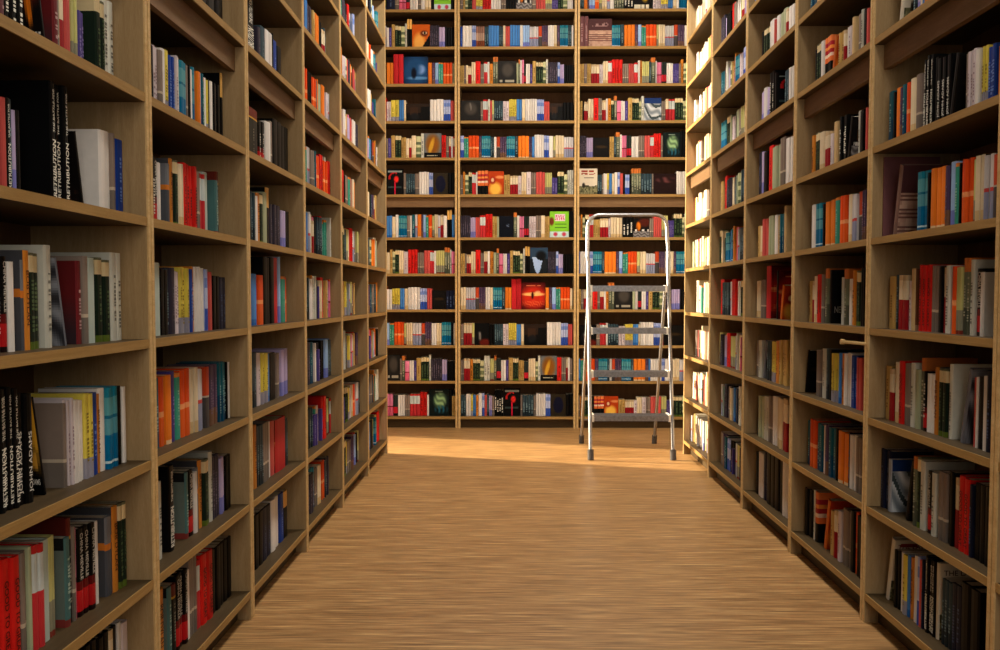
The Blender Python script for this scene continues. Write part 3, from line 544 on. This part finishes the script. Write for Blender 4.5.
# ---- side rows in pixels: code+count:x0-x1,top   (x0 optional)   ~ leans, @art on its near face
SIDE = {
'L0': {
 5: 'M:0-3,-12 S3:4.5-20,-14 ~kinno:45-47,-25 E:50-55,-15 s:55-57,-12 j:57-60 R:60-65,-14 d:65-70 Y3:70-76,-4 P3:76-83,12 G:95-100,-4 G:100-104,2 W2:104-114,1',
 4: 'd:.5-5,97 S:5-9,97 N:9-13,99 v:14-17.5,110 k:17.5-22,111 S4:48-66,84 ~kfoliage:83-85,132 w:97-103,130 w:104-111,132 s:111-113.5,133 B:113.5-121,139',
 3: 'C:-4-1,258 C:1-6.5,256 w:6.5-12,262 X:19-22,260 O:22-27,250 G:27-32.5,252 G:33-40,254 W:43.5-50,246 ~kcliff:63.2-65,256 E:77.5-82,261 s:82-86,257 F:86-93,257 G:97-103,257 G:103-108.5,259 W2:109-119.5,253',
 2: 'S4:-.5-17,388 Q2:17-31,393 ~kadams:45-47,393 s:62-65,404 p3:65-72,399 w:72-77,400 w2:77-83,400 y2:83-91,393 B:91-97,393 O:97-100,393 w:100-106,387 t3:106-116,386 k:116-121,385 w:122-125,387',
 1: 'r3:-6-18,558 s2:19-27,552 j:27-30,546 R:27.5-32,549 D2:32-42,544 F:42-50,540 Y2:50-56,536 H:64-69,537 U:69-73,518 s:73-75.5,526 i:75.5-78,527 C3:78-93,525 w2:93-99,521 X:106-112,516 O:112-117,506 G2:117-124,502',
 0: 'k5:80-108,640 R:108-112,628 k:112-118,626 w:118-121,622 p:121-127,621'},
'L1': {
 7: 'k5:175-232,-250', 
 6: 'w2:153-162,-70 G3:162-180,-65 d2:180-190,-60 R2:190-200,-55 k3:200-222,-45',
 5: 'k:148-151,45 p2:151-157.5,46 s:157.5-161,50 w:161-165,49 y2:165-169,51 B2:169-174,56 p:174-176 w:176-179,57 t2:179-186,62 s:186-188,66 k:188-190 w:190-193,69 t:193-195.5,68 o:196-199,72 l:199-201,74 T:201-203 g:203-205,78 w:205-207 y:207-208.5,80 k:208.5-210 w:210-212.5,82 k:212.5-214.5,84 s:215-217,86 k:217-219.5 K2:220-223.5,75',
 4: 'C2:149-156.5,157 w:156.5-160,162 X:167-170,163 O:170-173,158 G:173-177,161 m2:177.5-183,164 r4:184-195.5,165 s2:196-200,172 D2:200-204,174 F:204-208,173 H:214-216.5,181 U:216.5-219.5,172',
 3: 'F:153-160,262 L2:160-167.5,269 N:167.5-169.5 z:170-174,268 p2:174-178.5,271 y3:179-188,268 B:188-191,269 O:191-194,267 w4:194-204,267 u2:204-208,269 d:208-211,272 L2:211-218,276 n2:218-225,277',
 2: 'T:153-158,378 e:159-163.5,376 o:165-170,375 P:171-174.5,371 g:176-181,373 e2:181-190,369 m2:191-197,368 h2:197-203,369 x:204-208,367 q3:208-217.5,364 T4:218-226,362 k:226-227.5 w:228-229.5,362',
 1: 'W:156-160,480 S:167-172,464 H:185-188,472 C:188-193,469 w:193-196,471 X:196-199,468 O:199-202.5,459 G2:203-208,459 W:208-211.5,451 z3:211.5-219,455 v2:219-224,457 L2:224-230,454',
 0: 'O:158-165,589 H:168-172,587 U:172-176,583 C3:176-186.5,572 w:187-190,570 s3:190-197,557 D2:197-200.5,559 r2:201-211,551 L5:211-231,543'},
'R1': {
 6: '~kcaptain:898-902,-28 N:914-917,-14 v:917-921,-16 m:921-924 b:924-927 O:927-930,-18 w2:930-938,-22 r3:938-950,-26 k3:950-968,-34 G4:968-990,-44',
 5: 'T:889-894,92 k:894-896.5 o:896.5-901,88 q:901-903.5 T:903.5-907,84 e:908-911.5,82 m:912-917,79 s:917-922,75 S4:923.5-934,57 L:934-938,57 Q3:938-950,57 ~kdark:950-954,55 s:966-968.5,54 p3:969-976,50 w:976-979,49 y2:982-987,46 B3:987-998,46 o2:998-1010,44',
 4: 'M2:874-883,159 ~kbrick:893-896,162 t2:918.5-929,172 L:929-931.5,172 o3:932-946.5,167 q:947-950,166 l:951-956,162 g:956-959.5,163 k:960-961.5 e3:961.5-972,159 Y:973-976 m2:976-984,155 k:984-985 h2:985-994,155 x:994-1000,154 q3:1000-1014,153',
 3: 'a:889-895,276 N:896-899,274 R2:900-908.5,275 p:909-912,281 Z:912.5-916,268 r3:920-931,265 s2:931-938,266 k2:938-943 R:943-947,268 W:947-951,265 e:953-957,266 Y2:957-963,267 V2:963-970,258 W:972-975.5,260 C:976-982.5,268 w:982.5-986,272 G3:998-1014,258',
 2: 'a:886-891,366 R:891-895,368 p:895-897,366 m:897-900.5,362 r:900.5-905,361 s2:905-911,363 W:911-915,363 j:916-920,369 V:920-924,358 C:924-927,371 w2:927-934,374 O:934-938,367 G2:938-946,369 W:948-951,364 ~kcliff:961-964,366 d:973-975.5,377 w:976-978,376 k:978-984,377 w:984-988,375 n3:988-1003,372',
 1: 'n2:881-890,449 ~ksea:890-894,459 ~kdark:906-909,458 V:915-918.5,455 G:918.5-921.5,456 W:921.5-926,461 C:928-932,470 W:933-937,472 s2:940-948,472 k2:948-954 R:954-958.5,477 r2:959-970,477 n:971-974,485 k3:974-992,485',
 0: '~kcaptain:886-889,533 k2:896-901,550 w:901-904,552 y:904-908,554 b:908-910 O:910-913,557 w:914-918,556 u:918-920.5 d:920.5-923,560 n:923-924.5 S4:924.5-935,558 ~kcampaign:935-938,562 N3:941-951,580 n2:951-962,584 k2:962-980,586'},
'R2': {
 7: 'T2:812-818,-40 m3:818-826,-48 o3:826-838,-55 G4:838-860,-70',
 6: 'k:816-818,50 G2:818-822,44 w:822-825,41 A3:825-831.5,37 ~kdance:832-834.5,37 a2:840-845,32 R2:845-849 w:849-850.5,28 p:850.5-853,31 Z:853-855.5,17 s:858-861.5,14 W:861.5-863.5,10 L2:863.5-867.5,9 d:867.5-870,8',
 5: 'O:812.5-815,136 G2:815-820,133 m:821-826,132 R2:826-831,132 p:831-833,134 Z:833.5-837,122 S3:841-848,116 ~kflame:849-851.5,118 W:857.5-860,111 k2:860-865 d2:865.5-869,108',
 4: 'w3:812-817,205 t2:817-823,204 k:823-825 o2:825.5-834.5,201 T:835-836.5 g:836.5-840.5,198 e2:841-847,196 m:848-852,194 h2:852.5-858,194 x:858-862,192 q2:862-866,190',
 3: 'a:810-812.5,281 s:812.5-813.5 R:813.5-815.5 m:815.5-817.5,276 r2:817.5-821.5,274 s2:821.5-824.5 V:825-828.5,268 ~kneth:829-831,270 W:842-844,277 V:844-848,269 w:849-852,279 O:853-855.5,271 G2:856-861,271 k2:861-865,268',
 2: '~kdark:804-806.5,349 s:817-821,349 W:822-826,349 N:826-829 k:829-831.5 y3:831.5-839.5,353 b2:840-842.5 O:843-845 w2:845-849.5,353 w:850-852,354 B3:852-858,356 d2:858-863,358',
 1: 'T:807-810.5,420 e2:811-816.5,419 T2:817-823,424 w:824-826.5,425 q:826.5-829 T2:829.5-836,428 k:836-838 o2:839-848,432 n:848-850 w2:850-857,435 s2:857-863,438',
 0: 'k2:806-812,488 W:813-815,490 A:815-818,491 ~kdance:824-827,497 a:831-834.5,510 R2:835-839 p:839-842 s3:843-851.5 k:851.5-855 e:855-858,512 k2:858-863,516'},
'L2': {
 7: 'w3:249-262,-115 r2:262-270,-112 k3:270-284,-108',
 6: 'S:247-255,-5 z:257-260,28 N:260-264.5,28 w2:265-272,32 k:272-273,34 B:273-277,41 k:277-281,48',
 5: 'U:248-258,109 C2:259-264.5,121 w2:265-270,122 s:270-272.5 L4:272.5-288,124',
 4: 'N2:250-254,192 w:254-256,196 O:256-259,193 G:259-262,194 j:262-265.5,193 K:265.5-269,188 z4:270-280,205 v2:280-284,211 k:284-288,211',
 3: 'b2:250-257,274 e:257-262,275 L3:263-274,257 c:274-278.5,257 l:278.5-280 g:280-284,276 e:284-287,277',
 2: 'N:252-256,352 p:256-260 y3:260-267,353 b:267-269 k:269-275 s2:276-280 v4:280-288,349',
 1: 'a:251-253,430 O:253-256,425 N3:256-262 s3:262-268,422 w:268-271 d:271-275,420 c:275-285,417 N:285-288,418',
 0: 'k2:254-262,512 n2:262-271,506 w2:271-279,497 B:280-284,493 K:284-288,490'},
'R3': {
 8: 'k:752-756,-34 b3:756-768,-36 m3:768-780,-44 p4:780-800,-50',
 7: 'k:763-765,32 G3:765-770.5,28 w2:771-775.5,20 d:775.5-777 w:777-780,16 j2:780-787,11 R:787-789 w2:789-794,7',
 6: 'v2:762-765,92 w:765-768,88 v:768-770.5,88 S2:770.5-775,72 ~kflower:776-778,73 N2:786-790,70 w2:790-794,67',
 5: 'n2:759-763,152 v:763-765 k:765-768.5 r:769-773,146 j3:773-781,146 s2:781-786,138 w3:786-792,138',
 4: 'a:758-761,226 m:761-763 d2:763-768,219 j3:768-774,216 w2:774-778,215 a:778-781 T2:781-785,214 Z:784.5-786.5,206',
 3: 'm2:757-760.5,281 s3:760.5-766,280 c:766-770.5,266 ~kredfig:776-778,268 ~kdance:781.5-783,285',
 2: 's:757-759,340 W:759-762 ~kcliff:763-765 N2:768-772,341 y2:772-777 O:777-780 a3:780-788,340',
 1: 'k:757-759,396 j2:759-764 W2:764-769 s2:769-773 w2:773-777 m2:777-783,398 R2:783-788',
 0: 'k:756-758,452 w2:758-763 n2:764-768 L4:768-783,452 w2:783-788,460'},
}
def solve(px, X, z):
    py = 300.0
    for _ in range(4):
        Y, zz = on_x(px, py, X); py += (zz - z) * F / max(1, Y)
    return Y
rs = random.Random(11)
for case, rows in SIDE.items():
    left = case[0] == 'L'; yc = CASES[case].translation.y
    for i, row in rows.items():
        sb = (.06 if left else (.036 if i >= 4 else .055)); X = (XL - sb) if left else (XR + sb); top = None; pend = []
        for tok in row.split():
            lean = tok[0] == '~'; body, rest = parse(tok[1:] if lean else tok); p = rest.split(',')
            a, _, b = p[0].rpartition('-') if not p[0].startswith('-') else ('-' + p[0][1:].partition('-')[0], '', p[0][1:].partition('-')[2])
            a, b = float(a), float(b)
            if len(p) > 1: top = float(p[1])
            zc = SH[i] + .09
            Ya, Yb_ = solve(a, X, zc), solve(b, X, zc)
            x0, x1 = (Ya - yc, Yb_ - yc) if left else (yc - Ya, yc - Yb_)
            x0, x1 = max(x0, -WI), min(x1, WI)
            if x1 - x0 < .003: continue
            ztop = on_x((a + b) / 2, top, X)[1]
            h = max(.13, min(ztop - SH[i], (SH[i + 1] - SH[i]) - ST - .012 if i < 12 else .27))
            if i == 5: h = min(h, .245)
            art_ = None
            if lean:
                art_ = body[1:]; code = 'L'; n = 1; ang = math.radians(14); h = min(h, .23)
                if art_ in ('neth', 'flower', 'redfig', 'sea', 'campaign'): ang = 0
            else:
                code = body[0]; n = int(body[1:] or 1); ang = 0
            t = (x1 - x0) / n
            if lean and art_: t = min(t, .03)
            for q in range(n):
                rec(case, i, x0 + q * t + .0006, sb + rs.uniform(-.004, .006), t - .0012, h * rs.uniform(.985, 1.01), min(h * .70, .185), code, (-ang if left else ang), None, art_)
# ---- the remaining bookcases of the rows
rr = random.Random(23)
for case in CASES:
    if case[0] == 'B': continue
    for i in range(13):
        if case in SIDE and i in SIDE[case]:
            xs = [b for b in BOOKS if b['case'] == case and b['i'] == i]
            if not xs: continue
            if case == 'L0': rand_run(case, i, -WI, min(b['x'] for b in xs) - .03, rr)
            continue
        if case in ('L0', 'R0') and i > 7: continue
        g = rr.uniform(0, .16)
        if case[0] == 'L': rand_run(case, i, -WI + .004, WI - (.0 if rr.random() < .6 else g), rr)
        else: rand_run(case, i, -WI + (.02 if rr.random() < .6 else g), WI - .004, rr)
# sunlit bookcase keeps paler books on show
for b in BOOKS:
    if b['case'] == 'R5' and rr.random() < .85: b['code'] = rr.choice('wmjmashmdpm')

# ------------------------------------------------------------------ which books stand as objects of their own
def base_matrix(b):
    M = CASES[b['case']] @ T(b['x'], b['y'], SH[b['i']])
    if b['lean']:
        if b['lean'] < 0: M = M @ Matrix.Rotation(b['lean'], 4, 'Y')
        else: M = M @ T(b['t'], 0) @ Matrix.Rotation(b['lean'], 4, 'Y') @ T(-b['t'], 0)
    return M
def seen(b):
    M = base_matrix(b); P = [project(M @ Vector(c)) for c in ((0, 0, 0), (b['t'], 0, 0), (b['t'], 0, b['h']), (0, 0, b['h']))]
    if any(p is None for p in P): return 0
    xs = [min(1000, max(0, p[0])) for p in P]; ys = [min(650, max(0, p[1])) for p in P]
    a = (max(xs) - min(xs)) * (max(ys) - min(ys))
    if b['case'] == 'B0' and max(xs) < 391: a = 0
    if b['case'][0] == 'L' and b['case'] != 'L0':
        k = int(b['case'][1]); edge = [0, 154, 251, 306, 342, 368][k]
        if max(xs) < edge + 2: a = 0
    if b['case'][0] == 'R':
        k = int(b['case'][1]); edge = [1000, 989, 862, 789, 740, 709][k]
        if k == 0 or min(xs) > edge - 2: a = 0
    if b['face'] or b['art']: a *= 3
    return a
for b in BOOKS: b['a'] = seen(b)
order = sorted(BOOKS, key=lambda b: -b['a'])
own = [b for b in order if b['a'] > 0][:300]
for b in BOOKS: b['own'] = False
for b in own: b['own'] = True

SHELF = ['lowest shelf'] + [o + ' shelf up' for o in ORD[1:]]
CASEN = {'B0': "far wall's left bookcase", 'B1': "far wall's middle bookcase", 'B2': "far wall's right bookcase"}
for s, n in (('L', 'left'), ('R', 'right')):
    for k, o in enumerate(('first', 'second', 'third', 'fourth', 'fifth', 'sixth')): CASEN[s + str(k)] = '%s %s bookcase' % (o, n)
NUM = ['', 'one', 'two', 'three', 'four', 'five', 'six', 'seven', 'eight', 'nine', 'ten', 'eleven', 'twelve']
cell = {}
for b in BOOKS:
    if b['a'] > 0: cell.setdefault((b['case'], b['i'], b['code'] if not (b['face'] or b['art']) else 'art' + (b['face'] or b['art'])), []).append(b)
for (case, i, code), bs in cell.items():
    left = case[0] != 'R'
    bs.sort(key=lambda b: b['x'] if case[0] == 'B' or left else b['x'])
    n = len(bs)
    for q, b in enumerate(bs):
        if b['face']: lab = 'face-out %s, %s, %s' % (ARTNAME[b['face']], SHELF[i], CASEN[case])
        elif b['art']: lab = '%sbook, %s, %s, %s' % ('leaning ' if b['lean'] else 'upright ', ARTNAME[b['art']], SHELF[i], CASEN[case])
        elif n == 1: lab = 'only %s book on the %s, %s' % (TY[code][0], SHELF[i], CASEN[case])
        elif n == 2: lab = '%s of two %s books, %s, %s' % (('left one', 'right one')[q], TY[code][0], SHELF[i], CASEN[case])
        else: lab = '%s of %s %s books, %s, %s' % (('leftmost' if q == 0 else 'rightmost' if q == n - 1 else ORD[q] + ' from left'), NUM[min(n, 12)], TY[code][0], SHELF[i], CASEN[case])
        b['label'] = lab
GROUP = lambda c: 'books in the ' + CASEN[c]

stuff_cv, stuff_pg = MB(), MB()
rngb = random.Random(5)
def face_geom(b):
    cv, pg = MB(), MB(); w, h, t = b['t'], b['h'], b['dp']
    fn = lambda u, v: art(b['face'], u, v)
    edge = art(b['face'], .02, .5)
    art_face(cv, fn, w, h, lambda u, v: (u, 0, v), 26, 30)
    cv.box((0, 0, 0), (w, .0022, h), edge, 'y'); cv.box((0, t - .0022, 0), (w, t, h), edge); cv.box((0, .0022, 0), (.0022, t - .0022, h), edge)
    pg.box((.0022, .0022, .002), (w - .003, t - .0022, h - .002))
    return cv, pg
for b in BOOKS:
    M = base_matrix(b)
    if b['face']:
        cv, pg = face_geom(b); le = MB()
    else:
        det = b['own'] and b['case'][0] != 'B'
        if b['art']:
            sv = TY['L']; TY['L'] = (sv[0], [(1, {'brick': (.55, .42, .38), 'sea': (.6, .63, .68), 'captain': (.8, .77, .7), 'campaign': (.8, .77, .7), 'cliff': (.45, .46, .5), 'dance': (.8, .4, .15)}.get(b['art'], (.06, .05, .05)))], None, b['art'])
            cv, pg, le, bu = book_geom('L', b['t'], b['h'], b['dp'], True, rngb); TY['L'] = sv
            wl = MB(); w, h = b['dp'], b['h']; txt = {'inno': [('INNOCENT', .12, .27, (.9, .88, .85))], 'adams': [('JOHN ADAMS', .09, .17, (.9, .88, .84))], 'captain': [('THE LAST', .86, .93, (.5, .16, .12)), ('CAMPAIGN', .76, .83, (.5, .16, .12))],
                'campaign': [('THE LAST', .84, .91, (.35, .3, .28)), ('CAMPAIGN', .74, .81, (.35, .3, .28))], 'neth': [('NETH', .2, .32, (.55, .53, .5))], 'flame': [('INNOCENT', .34, .42, (.9, .88, .85))]}.get(b['art'], [])
            for s_, va, vb, col in txt:
                if b['case'][0] == 'L': lay_text(wl, s_, (-.0007, w * .31, h * va), (0, -w * .28, 0), (0, 0, h * (vb - va)), col)
                else: lay_text(wl, s_, (b['t'] + .0007, w * .06, h * va), (0, w * (.34 if b['art'] in ('neth', 'flame') else .62), 0), (0, 0, h * (vb - va)), col)
            b['wl'] = wl
        else:
            cv, pg, le, bu = book_geom(b['code'], b['t'], b['h'], b['dp'], det, rngb)
            if det and b['code'] in 'SQrCO': spine_text(le, b['code'], b['t'], b['h'], bu, TY[b['code']][2])
    if b['own']:
        r = thing('book', b['label'], 'book', M, GROUP(b['case']))
        cv.obj('cover', COVER, r, colour=True); pg.obj('page_block', PAPER, r)
        if le.f: le.obj('spine_title', COVER, r, colour=True)
        if b.get('wl') and b['wl'].f: b['wl'].obj('cover_title', COVER, r, colour=True)
    else:
        stuff_cv.add(cv, M); stuff_pg.add(pg, M)
        if le.f: stuff_cv.add(le, M)
n_cv = len(stuff_cv.f)
stuff_cv.add(stuff_pg, Matrix.Identity(4))
o = stuff_cv.obj('books', COVER, colour=True); o.data.materials.append(PAPER)
o.data.polygons.foreach_set('material_index', [0] * n_cv + [1] * (len(stuff_cv.f) - n_cv))
o['kind'] = 'stuff'; o['label'] = 'many more upright books filling the oak shelves of every bookcase'; o['category'] = 'books'

# ------------------------------------------------------------------ stepladder
def arc(c, r, a0, a1, ax, n=6):
    return [tuple(Vector(c) + Vector(ax[0]) * (r * math.cos(a0 + (a1 - a0) * k / n)) + Vector(ax[1]) * (r * math.sin(a0 + (a1 - a0) * k / n))) for k in range(n + 1)]
lad = thing('stepladder', 'silver aluminium stepladder with four treads and tall hoop rail before the far shelves', 'stepladder', T(.80, 7.75, 0))
xl, xr = -.281, .283
yF, yK, zK, yT, zT = -.33, .02, 1.40, .08, 1.70
def leg_at(z): return yF + (yK - yF) * z / zK
for x in (xl, xr):
    m = MB(); s = -1 if x < 0 else 1
    m.tube([(x, leg_at(.03), .03), (x, leg_at(.7), .7), (x - s * .0, yK - .01, zK - .03)], .0125, 14); o = m.obj('front_leg', ALU, lad, smooth=False)
    m = MB(); m.tube([(x, leg_at(0), .0), (x, leg_at(.012), .012), (x, leg_at(.07), .07)], .0215, 14); m.obj('rubber_foot', RUBBER, o)
m = MB(); r = .085
pts = [(xl, yK - .012, zK - .04), (xl - .006, yK - .004, zK), (xl - .004, yK + .012, zK + .04)]
pts += arc((xl + r, yT, zT - r), r, math.pi, math.pi / 2, ((1, 0, 0), (0, 0, 1))) + arc((xr - r, yT, zT - r), r, math.pi / 2, 0, ((1, 0, 0), (0, 0, 1)))
pts += [(xr + .004, yK + .012, zK + .04), (xr + .006, yK - .004, zK), (xr, yK - .012, zK - .04)]
m.tube(pts, .0130, 14); m.obj('hoop_rail', ALU, lad)
zs = [.30, .598, .896, 1.192]
for z in zs:
    y = leg_at(z); d = .075 + .055 * (1.3 - z)
    m = MB(); a, b = xl + .022, xr - .022
    m.box((a, y - .02, z - .038), (b, y - .008, z)); m.box((a, y - .008, z - .014), (b, y + d, z)); m.box((a, y + d - .01, z - .03), (b, y + d, z - .014))
    for k in range(7): m.box((a + .004, y - .004 + k * d / 7, z), (b - .004, y + .002 + k * d / 7, z + .003))
    o = m.obj('tread', TREAD, lad, bevel=.002)
    for x, s in ((a, -1), (b, 1)):
        e = MB(); x0, x1 = sorted((x - s * .004, x + s * .010)); e.box((x0, y - .024, z - .043), (x1, y + d + .004, z + .006)); e.obj('end_cap', FRAME, o, bevel=.003)
    e = MB()
    for x, s in ((a, -1), (b, 1)): e.tube([(x + s * .008, y + .012, z - .02), (x + s * .024, y + .012, z - .02)], .008, 10)
    e.obj('rivet', STEEL, o)
yR, yRT, zRT = .52, .07, 1.17
for x, xf in ((xl + .006, xl - .012), (xr - .012, xr - .022)):
    m = MB(); m.tube([(xf, yR - .012, .03), (x, yRT, zRT)], .0120, 12); o = m.obj('rear_leg', ALU, lad)
    m = MB(); m.tube([(xf, yR, 0), (xf, yR - .022, .065)], .0195, 12); m.obj('rubber_foot', RUBBER, o)
m = MB(); m.tube([(xl - .010, yR - .075, .19), (xr - .022, yR - .075, .19)], .006, 8); m.obj('rear_brace', STEEL, lad)
for x in (xl + .010, xr - .012):
    m = MB(); m.tube([(x, leg_at(1.12), 1.12), (x, yRT, 1.12)], .008, 8); m.obj('hinge_bar', STEEL, lad)

# ------------------------------------------------------------------ lights
def lamp(name, kind, M, power, col, **kw):
    d = bpy.data.lights.new(name, kind); d.energy = power; d.color = col
    for k, v in kw.items(): setattr(d, k, v)
    o = bpy.data.objects.new(name, d); C.objects.link(o); o.matrix_world = M; return o
def area(name, loc, rot, sx, sy, power, col):
    return lamp(name, 'AREA', T(*loc) @ rot, power, col, shape='RECTANGLE', size=sx, size_y=sy)
ID = Matrix.Identity(4)
WARM = (1, .92, .80)
for y, p in ((2.2, 28), (4.6, 36), (6.6, 125)):
    area('ceiling_light', (.40, y, 4.36), ID, .5, .9, p, WARM)
area('camera_end_fill', (.55, -1.1, 2.6), Matrix.Rotation(math.pi / 2, 4, 'X'), 1.3, 2.8, 50, (1, .93, .82))  # added unseen fill light behind the camera
sun = lamp('sun', 'SUN', ID, 13.5, (1, .82, .56), angle=math.radians(2.5))
d = Vector((1, -.36, -math.tan(math.radians(19)) * 1.063)).normalized()
sun.matrix_world = d.to_track_quat('-Z', 'Y').to_matrix().to_4x4()
# daylight through the window opening
lamp('window_daylight', 'AREA', T(XW - .12, 8.0, 2.0) @ Vector((1, -.30, .05)).to_track_quat('-Z', 'Y').to_matrix().to_4x4(), 95, (1, .84, .60), shape='RECTANGLE', size=.9, size_y=3.8, spread=math.radians(110))
w = bpy.data.worlds.new('world'); SC.world = w; w.use_nodes = True
w.node_tree.nodes['Background'].inputs[0].default_value = (.85, .92, 1, 1); w.node_tree.nodes['Background'].inputs[1].default_value = .1

SC.view_settings.view_transform = 'Standard'; SC.view_settings.look = 'None'; SC.view_settings.gamma = 1; SC.view_settings.use_curve_mapping = False
SC.view_settings.exposure = 0
